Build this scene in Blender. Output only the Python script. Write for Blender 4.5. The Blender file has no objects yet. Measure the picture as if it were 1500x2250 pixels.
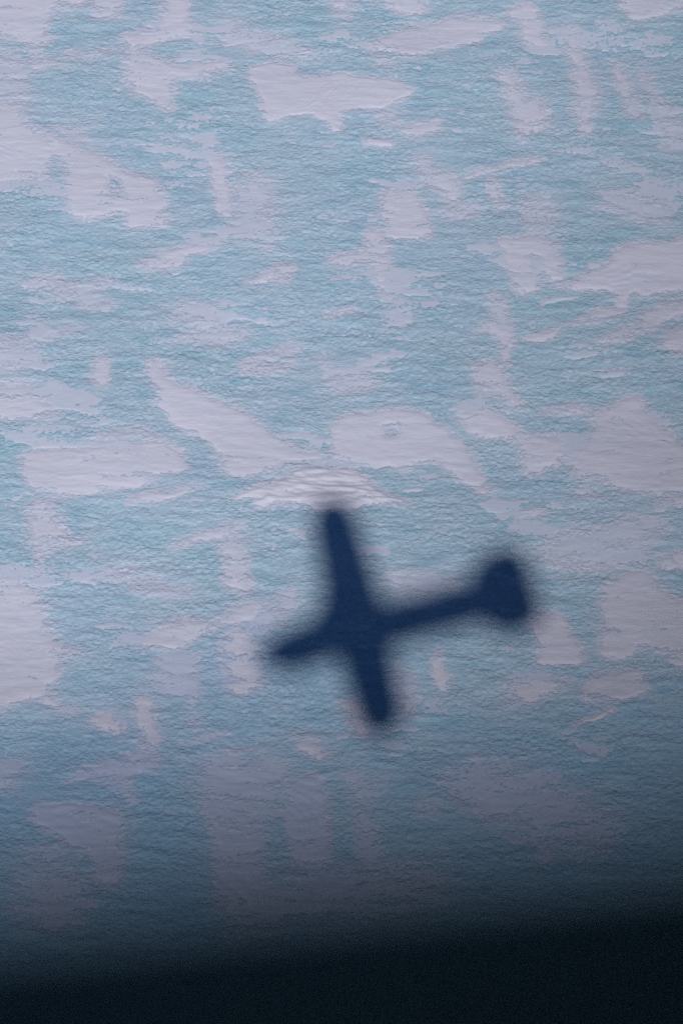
import bpy, math
import numpy as np
from mathutils import Vector, Matrix

S = bpy.context.scene
COL = S.collection
R = math.radians

# ------------------------------------------------------------------ directions shared by sun, camera and aircraft
SUN_EL = R(50.0)
sunv = Vector((0, -math.cos(SUN_EL), math.sin(SUN_EL)))      # towards the sun
rv = Vector((1, 0, 0))
uv = Vector((0, math.sin(SUN_EL), math.cos(SUN_EL)))
RANGE = 125                                                  # metres from the lens to its own shadow on the ice
CAM = sunv * RANGE

# ------------------------------------------------------------------ camera
cd = bpy.data.cameras.new('camera')
cam = bpy.data.objects.new('camera', cd)
COL.objects.link(cam)
S.camera = cam
FPX = 7500.0
cd.sensor_fit = 'VERTICAL'
cd.sensor_height = 36.0
cd.sensor_width = 24.0
cd.lens = 36.0 * FPX / 2250.0
cd.clip_start = 0.01
cd.clip_end = 60000
cd.dof.use_dof = True
cd.dof.focus_distance = RANGE
cd.dof.aperture_fstop = 3.5
ax, ay = (784.2, 1348.7)
fw = (-sunv - rv * ((ax - 750) / FPX) + uv * ((ay - 1125) / FPX)).normalized()
rt = fw.cross(uv).normalized()
up = rt.cross(fw)
m = Matrix((rt, up, -fw)).transposed().to_4x4()
m.translation = CAM
cam.matrix_world = m

# ------------------------------------------------------------------ sky, sun, exposure
W = bpy.data.worlds.new('World')
S.world = W
W.use_nodes = True
wn = W.node_tree
sky = wn.nodes.new('ShaderNodeTexSky')
sky.sky_type = 'NISHITA'
sky.sun_disc = False
sky.sun_elevation = SUN_EL
sky.sun_rotation = R(180)
sky.altitude = 2500
sky.air_density = 1.0
sky.dust_density = 0.0
sky.ozone_density = 9.5
wn.nodes['Background'].inputs['Strength'].default_value = 0.062
wn.links.new(sky.outputs[0], wn.nodes['Background'].inputs['Color'])
sl = bpy.data.lights.new('sun', 'SUN')
sl.energy = 4.0
sl.angle = R(0.62)
sl.color = (1, 0.97, 0.93)
so = bpy.data.objects.new('sun', sl)
COL.objects.link(so)
so.location = sunv * 120
so.rotation_euler = (-sunv).to_track_quat('-Z', 'Y').to_euler()
S.view_settings.view_transform = 'Standard'
S.view_settings.look = 'None'
S.view_settings.gamma = 1
S.view_settings.use_curve_mapping = False
S.view_settings.exposure = -0.69
S.render.engine = 'CYCLES'
S.cycles.max_bounces = 5
S.cycles.use_denoising = False

# ------------------------------------------------------------------ noise
_rng = np.random.default_rng(11)
_perm = _rng.permutation(512).astype(np.int64)
_perm = np.concatenate([_perm, _perm, _perm])
_g = _rng.uniform(0, 2 * np.pi, 512)
_gx, _gy = np.cos(_g), np.sin(_g)


def perlin(x, y, seed=0):
    x = x + seed * 17.37
    y = y + seed * 9.71
    xi = np.floor(x).astype(np.int64)
    yi = np.floor(y).astype(np.int64)
    xf, yf = x - xi, y - yi
    u = xf * xf * xf * (xf * (xf * 6 - 15) + 10)
    v = yf * yf * yf * (yf * (yf * 6 - 15) + 10)
    xi &= 511
    yi &= 511

    def c(i, j):
        h = _perm[_perm[(xi + i) & 511] + ((yi + j) & 511)]
        return _gx[h] * (xf - i) + _gy[h] * (yf - j)
    a = c(0, 0) + u * (c(1, 0) - c(0, 0))
    b = c(0, 1) + u * (c(1, 1) - c(0, 1))
    return (a + v * (b - a)) * 1.4


def fbm(x, y, n, seed=0, gain=0.5):
    s = 0
    a = 1.0
    for i in range(n):
        s = s + a * perlin(x * 2 ** i, y * 2 ** i, seed + i * 3)
        a *= gain
    return s


def sstep(a, b, x):
    t = np.clip((x - a) / (b - a), 0, 1)
    return t * t * (3 - 2 * t)


# ------------------------------------------------------------------ ground lattice: fine where one looks, stretching to the horizon
def axis(a, b, step):
    core = np.arange(a, b + step * .5, step)
    out, d, e = [], step, 0.0
    while e < 25000:
        d *= 1.35
        e += d
        out.append(e)
    out = np.array(out)
    return np.concatenate([(a - out)[::-1], core, core[-1] + out]), len(out), len(out) + len(core)


GX0, GX1, GSX = -18.0, 16.6, 0.047
GY0, GY1, GSY = -19.8, 37.8, 0.064
XS, X0, X1 = axis(GX0, GX1, GSX)
YS, Y0, Y1 = axis(GY0, GY1, GSY)
GX, GY = np.meshgrid(XS[X0:X1], YS[Y0:Y1])                    # the core, indexed [row y, column x]
NY, NX = GX.shape

edge = np.minimum(np.minimum(GX - GX0, GX1 - GX), np.minimum(GY - GY0, GY1 - GY))
fade = sstep(0, 1.5, edge)
swell = 0.16 * fbm(GX / 9.0, GY / 7.0, 2, 40) * fade
# sun-cupped, wind-scoured ice: short crests lying across the wind
wxw = GX + 0.10 * perlin(GX * 2.2, GY * 2.2, 5)
wyw = GY + 0.16 * perlin(GX * 1.1, GY * 2.0, 6)
n1 = perlin(wxw * 3.0, wyw * 5.4, 1)
n2 = perlin(wxw * 5.6, wyw * 8.0, 2)
n3 = perlin(GX * 8.6, GY * 8.2, 3)
rough = np.clip(0.82 + 0.75 * fbm(GX / 4.5, GY / 3.2, 2, 8), .25, 1.6)
cups = (0.5 - np.abs(n1)) * 0.6 + 0.6 * n2 + 0.45 * n3
crest = fbm(wxw * .55 + .2 * GY, wyw * 1.9, 3, 15, .55)      # long low sastrugi
ridge0 = sstep(.05, .6, crest) * np.maximum(0, 1 - np.abs(perlin(wxw * .5 + .15 * GY, wyw * 2.3, 21)) * 3)
relief = 0.04 * (rough * cups + 0.4 * ridge0) + .030 * crest
ICE = swell + relief * fade


def mesh_from(name, verts, quads, mat, smooth=True, parent=None):
    me = bpy.data.meshes.new(name)
    me.vertices.add(len(verts))
    me.vertices.foreach_set('co', np.asarray(verts, np.float32).ravel())
    q = np.asarray(quads, np.int32)
    me.loops.add(q.size)
    me.loops.foreach_set('vertex_index', q.ravel())
    me.polygons.add(len(q))
    me.polygons.foreach_set('loop_start', np.arange(0, q.size, q.shape[1], dtype=np.int32))
    me.polygons.foreach_set('use_smooth', np.full(len(q), smooth))
    me.update(calc_edges=True)
    me.materials.append(mat)
    o = bpy.data.objects.new(name, me)
    COL.objects.link(o)
    if parent:
        o.parent = parent
    return o


# ------------------------------------------------------------------ materials
def new_mat(name, color, rough=0.6, spec=0.3):
    mt = bpy.data.materials.new(name)
    mt.use_nodes = True
    b = mt.node_tree.nodes['Principled BSDF']
    b.inputs['Base Color'].default_value = (*color, 1)
    b.inputs['Roughness'].default_value = rough
    b.inputs['Specular IOR Level'].default_value = spec
    return mt, mt.node_tree, b


def nd(t, kind, **kw):
    n = t.nodes.new(kind)
    for k, v in kw.items():
        setattr(n, k, v)
    return n


def noise(t, co, scale, detail=3, rough=.55, sc=(1, 1, 1), rot=0):
    mp = nd(t, 'ShaderNodeMapping')
    mp.inputs['Scale'].default_value = sc
    mp.inputs['Rotation'].default_value = (0, 0, rot)
    t.links.new(co, mp.inputs['Vector'])
    n = nd(t, 'ShaderNodeTexNoise')
    n.inputs['Scale'].default_value = scale
    n.inputs['Detail'].default_value = detail
    n.inputs['Roughness'].default_value = rough
    t.links.new(mp.outputs[0], n.inputs['Vector'])
    return n.outputs['Fac']


def ramp(t, fac, stops):
    r = nd(t, 'ShaderNodeValToRGB')
    e = r.color_ramp.elements
    while len(e) < len(stops):
        e.new(0.5)
    for el, (p, c) in zip(e, stops):
        el.position = p
        el.color = (*c, 1) if not isinstance(c, (int, float)) else (c, c, c, 1)
    t.links.new(fac, r.inputs['Fac'])
    return r.outputs['Color']


def mixc(t, fac, a, b, mode='MIX'):
    n = nd(t, 'ShaderNodeMix', data_type='RGBA', blend_type=mode)
    for s, v in ((n.inputs[0], fac), (n.inputs[6], a), (n.inputs[7], b)):
        if hasattr(v, 'is_output'):
            t.links.new(v, s)
        else:
            s.default_value = v if isinstance(v, (int, float)) else (*v, 1)
    return n.outputs[2]


def ice_material():
    mt, t, b = new_mat('blue_ice', (.3, .6, .75), .55, .25)
    geo = nd(t, 'ShaderNodeNewGeometry')
    co = geo.outputs['Position']
    broad = noise(t, co, .16, 3, .55, (1, 1.25, 1))
    col = ramp(t, broad, [(.28, (0.55, 0.69, 0.87)), (.5, (0.53, 0.71, 0.855)), (.72, (0.46, 0.69, 0.81))])
    vein = noise(t, co, .9, 5, .62, (.8, 1.5, 1), .12)
    col = mixc(t, ramp(t, vein, [(.50, 0.0), (.70, 0.7)]), col, (0.27, 0.54, 0.7))
    fr = nd(t, 'ShaderNodeAttribute', attribute_name='frosted').outputs['Fac']
    col = mixc(t, ramp(t, fr, [(0.0, 1.0), (1.0, 0.0)]), col, (0.36, 0.62, 0.92))
    frost = noise(t, co, .42, 6, .66, (.75, 1.5, 1), -.1)
    fm = nd(t, 'ShaderNodeMath', operation='MULTIPLY')
    t.links.new(ramp(t, frost, [(.40, 0.0), (.64, 0.85)]), fm.inputs[0])
    t.links.new(fr, fm.inputs[1])
    col = mixc(t, fm.outputs[0], col, (0.61, 0.73, 0.87))
    at = nd(t, 'ShaderNodeAttribute', attribute_name='rime')
    br = noise(t, co, 1.6, 5, .65, (.55, 1.5, 1), .1)
    am = nd(t, 'ShaderNodeMath', operation='MULTIPLY_ADD')
    t.links.new(br, am.inputs[0])
    am.inputs[1].default_value = 0.6
    t.links.new(at.outputs['Fac'], am.inputs[2])
    col_ice = col
    grain = noise(t, co, 6.5, 4, .68, (.65, 1.3, 1))
    col = mixc(t, ramp(t, grain, [(.34, 0.5), (.55, 0.0)]), col, (0.27, 0.54, 0.7))
    col = mixc(t, ramp(t, grain, [(.56, 0.0), (.75, .55)]), col, (0.61, 0.73, 0.87))
    off = 0.6 * .5
    rimec = mixc(t, fr, (0.53, 0.64, 0.9), (0.68, 0.73, 0.88))
    col = mixc(t, ramp(t, am.outputs[0], [(off + 0.1, 0.0), (off + 0.55, .45), (min(1.0, off + 0.95), 1.0)]), col, rimec)
    t.links.new(col, b.inputs['Base Color'])
    mp = nd(t, 'ShaderNodeMapping')
    mp.inputs['Scale'].default_value = (.62, 1.0, 1)
    wob = nd(t, 'ShaderNodeVectorMath', operation='ADD')
    nz = nd(t, 'ShaderNodeTexNoise')
    nz.inputs['Scale'].default_value = 3.0
    t.links.new(co, nz.inputs['Vector'])
    sc_ = nd(t, 'ShaderNodeVectorMath', operation='SCALE')
    sc_.inputs['Scale'].default_value = .25
    t.links.new(nz.outputs['Color'], sc_.inputs[0])
    t.links.new(co, wob.inputs[0])
    t.links.new(sc_.outputs[0], wob.inputs[1])
    t.links.new(wob.outputs[0], mp.inputs['Vector'])
    vo = nd(t, 'ShaderNodeTexVoronoi', feature='SMOOTH_F1')
    vo.inputs['Scale'].default_value = 8.0
    vo.inputs['Smoothness'].default_value = .35
    t.links.new(mp.outputs[0], vo.inputs['Vector'])
    hm = nd(t, 'ShaderNodeMath', operation='MULTIPLY_ADD')      # pebbles stand out of the ice, less where it is glazed
    gl = noise(t, co, .5, 4, .6, (.8, 1.3, 1))
    t.links.new(vo.outputs['Distance'], hm.inputs[0])
    neg = nd(t, 'ShaderNodeMath', operation='MULTIPLY')
    neg.inputs[1].default_value = -1.0
    t.links.new(ramp(t, gl, [(.36, .3), (.56, 1.0)]), neg.inputs[0])
    t.links.new(neg.outputs[0], hm.inputs[1])
    fine = noise(t, co, 12, 4, .7, (.7, 1.25, 1))
    t.links.new(fine, hm.inputs[2])
    bm_ = nd(t, 'ShaderNodeBump')
    bm_.inputs['Strength'].default_value = 1.0
    bm_.inputs['Distance'].default_value = 0.038
    t.links.new(hm.outputs[0], bm_.inputs['Height'])
    t.links.new(bm_.outputs[0], b.inputs['Normal'])
    return mt


def snow_material(name, base, tint, bump=.55, scoured=False):
    mt, t, b = new_mat(name, base, .75, .15)
    geo = nd(t, 'ShaderNodeNewGeometry')
    co = geo.outputs['Position']
    f = noise(t, co, .55, 4, .6, (.8, 1.4, 1))
    col = mixc(t, ramp(t, f, [(.38, 0.0), (.68, 1.0)]), base, tint)
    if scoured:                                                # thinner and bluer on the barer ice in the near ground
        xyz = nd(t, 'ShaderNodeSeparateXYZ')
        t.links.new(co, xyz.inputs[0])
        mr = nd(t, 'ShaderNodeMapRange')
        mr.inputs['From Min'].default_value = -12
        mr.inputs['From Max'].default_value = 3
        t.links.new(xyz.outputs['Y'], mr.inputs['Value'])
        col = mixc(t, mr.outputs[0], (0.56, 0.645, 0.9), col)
    g = noise(t, co, 3.0, 5, .65, (.45, 1.3, 1))
    col = mixc(t, ramp(t, g, [(.52, 0.0), (.8, .45 if scoured else .22)]), col, (0.61, 0.73, 0.87))
    t.links.new(col, b.inputs['Base Color'])
    bm_ = nd(t, 'ShaderNodeBump')
    bm_.inputs['Strength'].default_value = bump
    bm_.inputs['Distance'].default_value = .04
    t.links.new(noise(t, co, 5.0, 5, .62, (.5, 1.5, 1)), bm_.inputs['Height'])
    t.links.new(bm_.outputs[0], b.inputs['Normal'])
    return mt


M_ICE = ice_material()
M_SNOW = snow_material('packed_snow', (0.735, 0.75, 0.89), (0.775, 0.765, 0.895))
M_VEIL = snow_material('thin_snow', (0.66, 0.72, 0.88), (0.7, 0.74, 0.88), .3, True)
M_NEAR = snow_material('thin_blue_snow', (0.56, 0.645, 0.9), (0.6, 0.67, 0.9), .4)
M_DRIFT = snow_material('drift_snow', (0.77, 0.775, 0.895), (0.77, 0.775, 0.895), .35)

# ------------------------------------------------------------------ the ice sheet
FX, FY = np.meshgrid(XS, YS)
FZ = np.zeros_like(FX)
FZ[Y0:Y1, X0:X1] = ICE
ny, nx = FX.shape
idx = np.arange(ny * nx).reshape(ny, nx)


def quads_of(ix):
    return np.stack([ix[:-1, :-1], ix[:-1, 1:], ix[1:, 1:], ix[1:, :-1]], -1).reshape(-1, 4)


ice = None
def build_ice(frost, bare):
    global ice
    full = np.zeros(FX.shape)
    full[Y0:Y1, X0:X1] = frost
    ice = mesh_from('ice_ground', np.stack([FX, FY, FZ], -1).reshape(-1, 3), quads_of(idx), M_ICE)
    at = ice.data.attributes.new('rime', 'FLOAT', 'POINT')
    at.data.foreach_set('value', full.ravel().astype(np.float32))
    full[:] = 1.0
    full[Y0:Y1, X0:X1] = bare
    at = ice.data.attributes.new('frosted', 'FLOAT', 'POINT')
    at.data.foreach_set('value', full.ravel().astype(np.float32))
    ice['kind'] = 'structure'
    ice['label'] = 'rough blue glacier ice scoured by the wind'


# ------------------------------------------------------------------ snow lying on it
def signed_distance(px, py, poly):
    poly = np.asarray(poly, float)
    d2 = np.full(px.shape, 1e9)
    inside = np.zeros(px.shape, bool)
    for (x0, y0), (x1, y1) in zip(poly, np.roll(poly, -1, 0)):
        ex, ey = x1 - x0, y1 - y0
        t = np.clip(((px - x0) * ex + (py - y0) * ey) / (ex * ex + ey * ey + 1e-12), 0, 1)
        d2 = np.minimum(d2, (px - x0 - t * ex) ** 2 + (py - y0 - t * ey) ** 2)
        with np.errstate(divide='ignore', invalid='ignore'):
            cross = ((y0 > py) != (y1 > py)) & (px < ex * (py - y0) / ey + x0)
        inside ^= cross
    d = np.sqrt(d2)
    return np.where(inside, d, -d)


def smooth_poly(poly):
    p = np.asarray(poly, float)
    q = np.roll(p, -1, 0)
    return np.stack([p * .78 + q * .22, p * .22 + q * .78], 1).reshape(-1, 2)


warp_x = 0.13 * fbm(GX * .9, GY * 1.3, 4, 60, .6)
warp_y = 0.12 * fbm(GX * .9, GY * 1.6, 4, 70, .6)
streak = fbm(GX * .55, GY * 2.6, 3, 80, .6)


def patch_field(poly, holes, feather, thick, seed):
    """height of the snow above the swell on the part of the lattice the outline covers"""
    p = smooth_poly(poly)
    mg = feather * 2 + 1.6
    i0 = max(0, int((p[:, 0].min() - mg - GX0) / GSX)); i1 = min(NX, int((p[:, 0].max() + mg - GX0) / GSX) + 2)
    j0 = max(0, int((p[:, 1].min() - mg - GY0) / GSY)); j1 = min(NY, int((p[:, 1].max() + mg - GY0) / GSY) + 2)
    if i1 - i0 < 3 or j1 - j0 < 3:
        return None
    sl_ = (slice(j0, j1), slice(i0, i1))
    k = 1.0 if feather > .1 else .45
    x = GX[sl_] + warp_x[sl_] * k
    y = GY[sl_] + warp_y[sl_] * k
    sd = signed_distance(x, y, p)
    for h in holes:
        sd = np.minimum(sd, -signed_distance(x, y, smooth_poly(h)))
    sd = sd + streak[sl_] * feather * .16
    g = sstep(-feather, feather * 1.3, sd)
    full = thick * np.clip(.75 + sd / 4.0, .75, 1.15)
    z = -0.038 + (0.038 + full) * g
    gx, gy = GX[sl_], GY[sl_]
    z = z + .017 * fbm(gx * .8 + .3 * gy, gy * 2.4, 4, seed, .55)
    rip = perlin(gx * .35, gy * .35, seed + 7)
    ang = .7 + .5 * perlin(gx * .25, gy * .25, seed + 9)
    z = z + .007 * sstep(.05, .5, rip) * np.sin((gx * np.cos(ang) + gy * np.sin(ang)) * 15 + 2 * perlin(gx, gy, seed + 4))
    return sl_, z, sd


def pieces(f):
    """label the 4-connected pieces of a face mask"""
    lab = np.where(f, np.arange(1, f.size + 1).reshape(f.shape), 0)
    while True:
        new = lab.copy()
        for ax_ in (0, 1):
            for d in (1, -1):
                sh = np.roll(lab, d, ax_)
                if ax_ == 0:
                    sh[0 if d == 1 else -1] = 0
                else:
                    sh[:, 0 if d == 1 else -1] = 0
                new = np.maximum(new, sh)
        new = np.where(f, new, 0)
        if (new == lab).all():
            return lab
        lab = new


def out_of_ice(sl_, z):
    up_ = (swell[sl_] + z - ICE[sl_]) > -0.004
    return up_[:-1, :-1] | up_[1:, :-1] | up_[:-1, 1:] | up_[1:, 1:]


def lay_snow(name, sl_, z, mat, f):
    """keep only the faces that come out of the ice"""
    zz = swell[sl_] + z
    h, w = zz.shape
    ix = np.arange(h * w).reshape(h, w)
    q = quads_of(ix)[f.ravel()]
    used, inv = np.unique(q, return_inverse=True)
    v = np.stack([GX[sl_], GY[sl_], zz], -1).reshape(-1, 3)[used]
    base = np.array([v[:, 0].mean(), v[:, 1].mean(), 0])
    o = mesh_from(name, v - base, inv.reshape(-1, 4), mat)
    o.location = base
    return o


PATCHES = [
    ('snow_patch', 'big lilac snow patch with a blunt ragged tip filling the upper left corner', 0.25, 0.035, [(-17.26, 37.23), (-12.26, 37.23), (-11.43, 34.6), (-12.48, 34.0), (-13.11, 34.0), (-13.24, 32.94), (-13.36, 32.34), (-13.04, 31.89), (-13.51, 31.51), (-13.43, 30.86), (-13.97, 30.27), (-13.86, 30.86), (-13.95, 31.69), (-14.82, 32.16), (-15.33, 32.58), (-16.91, 32.64)], []),
    ('', '', 0.6, 0.012, [(-16.81, 31.45), (-14.46, 31.21), (-14.11, 30.27), (-13.88, 28.81), (-13.88, 27.66), (-15.0, 27.72), (-16.53, 27.72)], []),
    ('snow_patch', 'short wedge of snow pointing along the ice below the corner patch', 0.15, 0.03, [(-13.97, 30.27), (-13.5, 30.77), (-13.16, 30.62), (-12.18, 30.36), (-13.04, 30.21), (-13.61, 30.06)], []),
    ('', '', 0.35, 0.015, [(-12.7, 31.0), (-11.95, 31.51), (-11.76, 30.86), (-10.01, 31.62), (-10.09, 31.27), (-11.81, 30.65), (-12.49, 30.8)], []),
    ('snow_patch', 'small square snow patch cut by the top edge beside the corner patch', 0.3, 0.03, [(-11.66, 37.23), (-10.42, 37.22), (-10.1, 33.6), (-10.78, 33.42), (-11.37, 33.54), (-11.46, 34.45)], []),
    ('snow_patch', 'branching snow patch with a forked foot hanging below the top edge', 0.2, 0.04, [(-10.09, 32.49), (-9.47, 32.58), (-8.6, 32.93), (-8.35, 34.14), (-8.37, 37.22), (-7.47, 37.22), (-7.32, 33.84), (-7.03, 32.93), (-6.62, 32.33), (-7.69, 32.24), (-8.27, 32.1), (-8.84, 31.59), (-9.41, 31.38), (-8.62, 31.0), (-7.44, 30.41), (-6.67, 30.67), (-5.52, 31.08), (-5.4, 30.17), (-6.26, 29.91), (-6.93, 29.62), (-7.69, 29.44), (-7.77, 28.95), (-7.64, 28.09), (-7.43, 27.48), (-8.3, 27.77), (-8.9, 28.38), (-9.6, 28.95), (-9.79, 30.27), (-9.9, 31.44)], []),
    ('snow_patch', 'pale snow patch with herringbone ripples at the edge below the corner patch', 0.3, 0.05, [(-16.54, 27.89), (-14.14, 27.81), (-13.69, 26.66), (-12.98, 25.96), (-12.37, 25.25), (-12.68, 24.84), (-12.75, 24.0), (-12.73, 23.18), (-12.89, 22.96), (-13.57, 23.34), (-14.66, 22.85), (-16.15, 22.85)], []),
    ('snow_patch', 'long slanting snow band ending in two rounded hanging lobes', 0.2, 0.045, [(-13.29, 26.38), (-12.6, 25.96), (-11.8, 25.34), (-10.45, 24.69), (-9.66, 23.86), (-8.22, 23.31), (-7.87, 22.35), (-7.69, 20.6), (-8.57, 20.38), (-9.36, 20.6), (-9.5, 21.27), (-9.91, 21.27), (-10.27, 21.0), (-11.37, 20.84), (-11.78, 21.54), (-11.84, 22.63), (-11.98, 23.45), (-11.71, 23.73), (-12.52, 24.7)], [[(-10.35, 23.56), (-9.48, 23.31), (-9.58, 22.3), (-10.13, 22.85)]]),
    ('', '', 0.5, 0.015, [(-12.72, 26.38), (-11.49, 26.52), (-10.98, 25.81), (-11.04, 25.25), (-12.01, 25.62)], []),
    ('snow_patch', 'thin upright strip of snow standing alone beside the two hanging lobes', 0.12, 0.035, [(-6.22, 25.11), (-5.54, 24.69), (-5.22, 23.17), (-4.99, 21.13), (-5.45, 21.0), (-5.74, 21.4), (-5.9, 22.62), (-6.13, 24.0)], []),
    ('', '', 0.6, 0.02, [(-4.96, 23.72), (-3.64, 23.58), (-3.34, 22.35), (-3.3, 20.19), (-4.12, 19.4), (-4.86, 19.8), (-4.99, 21.27)], []),
    ('snow_patch', 'slanted snow bar with a squared foot below the two hanging lobes', 0.15, 0.035, [(-8.94, 18.29), (-8.14, 18.87), (-7.06, 19.4), (-6.06, 19.72), (-5.68, 19.4), (-5.86, 19.0), (-6.77, 18.87), (-6.88, 18.35), (-7.75, 18.08), (-8.3, 18.09)], []),
    ('snow_patch', 'large smooth snow patch with a sharp downward spike and rippled left shoulder', 0.12, 0.055, [(-4.53, 30.41), (-3.57, 30.85), (-2.79, 30.55), (-2.39, 29.82), (-1.62, 29.82), (-0.46, 30.02), (-0.17, 29.67), (1.08, 29.52), (1.85, 29.23), (2.42, 28.65), (2.03, 28.36), (1.64, 27.88), (0.88, 27.65), (-0.65, 27.51), (-0.74, 27.08), (-0.65, 26.17), (-1.03, 26.34), (-1.6, 26.91), (-1.89, 27.22), (-2.56, 27.31), (-3.13, 27.02), (-3.7, 26.85), (-3.99, 27.37), (-3.91, 28.37), (-4.31, 29.09), (-4.61, 29.67)], []),
    ('snow_patch', 'broad fan of smooth snow with a feathered tip near the top edge', 0.15, 0.05, [(0.31, 31.43), (1.29, 32.47), (2.27, 32.98), (3.45, 33.28), (4.24, 33.67), (5.42, 33.52), (6.39, 33.22), (6.18, 32.77), (5.19, 32.32), (5.38, 32.02), (4.2, 31.72), (2.93, 31.13), (2.25, 30.84), (1.67, 31.14), (0.89, 31.43)], []),
    ('', '', 0.3, 0.02, [(0.5, 31.28), (1.09, 30.9), (1.95, 30.4), (1.47, 30.19), (0.7, 30.55)], []),
    ('snow_patch', 'small oval snow patch just above the broad snow fan', 0.15, 0.04, [(0.92, 37.21), (2.12, 37.21), (2.88, 34.43), (3.17, 33.98), (2.28, 33.73), (1.69, 34.07), (1.2, 34.43)], []),
    ('snow_patch', 'narrow snow tongue cut by the top edge above the spiked patch', 0.3, 0.03, [(-1.18, 37.21), (-0.18, 37.21), (-0.28, 33.83), (-0.67, 33.53), (-0.97, 34.13)], []),
    ('', '', 0.6, 0.018, [(-5.77, 33.53), (-4.39, 32.93), (-3.2, 32.33), (-2.02, 31.38), (-1.63, 30.99), (-2.8, 30.96), (-4.35, 31.29), (-5.73, 31.74)], []),
    ('snow_patch', 'small triangular snow patch under the tail of the spiked patch', 0.2, 0.03, [(1.82, 26.17), (2.21, 26.73), (3.54, 27.02), (3.44, 26.37), (3.05, 25.94), (2.2, 25.92)], []),
    ('', '', 0.4, 0.015, [(0.3, 27.79), (1.45, 27.65), (2.11, 26.37), (1.25, 26.51)], []),
    ('snow_streak', 'tiny bright snow streak alone on ice under the spiked patch', 0.06, 0.05, [(0.17, 25.5), (0.59, 25.86), (1.66, 25.44), (0.87, 25.35)], []),
    ('snow_patch', 'hook shaped snow patch reaching down beside a plain square patch', 0.25, 0.03, [(2.37, 24.82), (2.9, 24.96), (3.12, 23.93), (3.68, 23.71), (4.27, 23.3), (4.21, 22.34), (3.83, 21.91), (3.56, 22.29), (3.19, 22.89), (2.58, 23.38)], []),
    ('snow_patch', 'plain squarish snow patch with a straight dark left edge', 0.15, 0.045, [(0.95, 22.75), (2.26, 22.84), (2.71, 21.8), (3.06, 20.46), (2.91, 19.87), (1.21, 19.87), (1.13, 20.72), (1.0, 21.8)], []),
    ('snow_patch', 'boot shaped snow patch with its toe turned towards the middle', 0.15, 0.035, [(0.29, 20.4), (1.12, 20.19), (1.21, 18.87), (1.31, 17.3), (0.74, 17.25), (0.66, 18.08), (0.29, 18.34), (-0.71, 18.16), (-1.32, 18.55), (-0.44, 18.87), (0.29, 18.92)], []),
    ('snow_streak', 'little curl of snow under the heel of the boot shaped patch', 0.1, 0.03, [(0.74, 16.99), (1.19, 16.52), (1.92, 16.27), (1.55, 16.06), (0.92, 16.4)], []),
    ('snow_streak', 'short slanting snow fleck below the little snow curl', 0.1, 0.03, [(1.28, 15.65), (1.73, 15.5), (2.18, 15.09), (1.9, 15.02), (1.4, 15.3)], []),
    ('snow_streak', 'small flat snow fleck lying by itself on open ice', 0.12, 0.03, [(-1.43, 15.27), (-0.8, 15.7), (-0.16, 15.83), (-0.15, 15.63), (-0.8, 15.37)], []),
    ('snow_patch', 'small snow wedge with a notched top on the ice near the slanted bar', 0.15, 0.035, [(-4.58, 17.15), (-3.9, 17.51), (-3.36, 18.21), (-2.64, 18.34), (-2.45, 17.95), (-2.72, 17.51), (-2.77, 17.12), (-3.35, 17.35), (-3.89, 17.17)], []),
    ('', '', 0.35, 0.02, [(-4.03, 19.53), (-3.3, 19.79), (-3.16, 19.13), (-3.56, 18.87)], []),
    ('snow_patch', 'leaning snow strip with a flat foot right of the broad snow fan', 0.2, 0.04, [(6.31, 33.88), (7.41, 34.43), (7.69, 34.12), (7.96, 33.22), (8.21, 32.02), (8.31, 31.6), (7.12, 31.63), (7.0, 32.62), (6.78, 33.28)], []),
    ('snow_patch', 'snow patch with a round lower edge in the upper right corner', 0.2, 0.045, [(11.49, 37.19), (14.18, 37.19), (14.28, 34.11), (13.48, 33.81), (12.87, 33.51), (12.07, 33.21), (11.6, 33.51), (11.45, 34.42)], []),
    ('snow_patch', 'leaning snow column with a faded top and a chipped foot', 0.3, 0.035, [(5.91, 30.1), (6.68, 29.81), (7.02, 28.5), (7.78, 28.27), (7.85, 27.64), (8.01, 26.33), (7.23, 26.33), (6.93, 25.6), (6.74, 25.8), (6.67, 26.5), (6.41, 27.36), (6.23, 28.94)], []),
    ('snow_patch', 'tall snow column bulging in the middle with a thin forked leg', 0.22, 0.035, [(8.97, 33.06), (9.36, 33.06), (9.56, 31.72), (9.82, 30.24), (10.15, 28.93), (10.34, 28.07), (9.86, 27.64), (9.68, 27.01), (9.76, 26.05), (9.31, 26.05), (9.12, 27.35), (9.24, 28.79), (9.11, 30.24), (8.97, 31.72)], []),
    ('snow_patch', 'slim leaning snow strip beside the bulging snow column', 0.2, 0.03, [(10.87, 30.68), (11.25, 30.54), (11.49, 29.66), (11.8, 28.21), (12.0, 27.07), (11.45, 27.04), (11.22, 28.21), (10.9, 29.37)], []),
    ('', '', 0.5, 0.018, [(11.89, 29.95), (12.55, 29.66), (12.76, 28.21), (13.28, 27.35), (13.78, 26.21), (13.98, 25.04), (12.94, 24.95), (12.6, 25.65), (12.5, 27.07), (12.28, 28.21)], []),
    ('snow_streak', 'long thin broken snow streak crossing the ice below the chipped column', 0.1, 0.03, [(4.14, 23.38), (5.18, 23.99), (5.84, 24.13), (6.23, 24.54), (7.27, 24.68), (7.87, 24.54), (6.88, 24.12), (5.93, 23.96), (4.99, 23.63)], []),
    ('snow_patch', 'small narrow snow strip under the long thin streak', 0.2, 0.03, [(5.36, 23.44), (5.73, 23.38), (5.98, 22.34), (6.16, 21.64), (5.59, 21.77)], []),
    ('', '', 0.5, 0.02, [(9.81, 22.47), (10.94, 22.75), (12.42, 22.61), (12.93, 21.79), (12.57, 20.45), (11.4, 20.93), (9.95, 21.47)], []),
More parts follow.
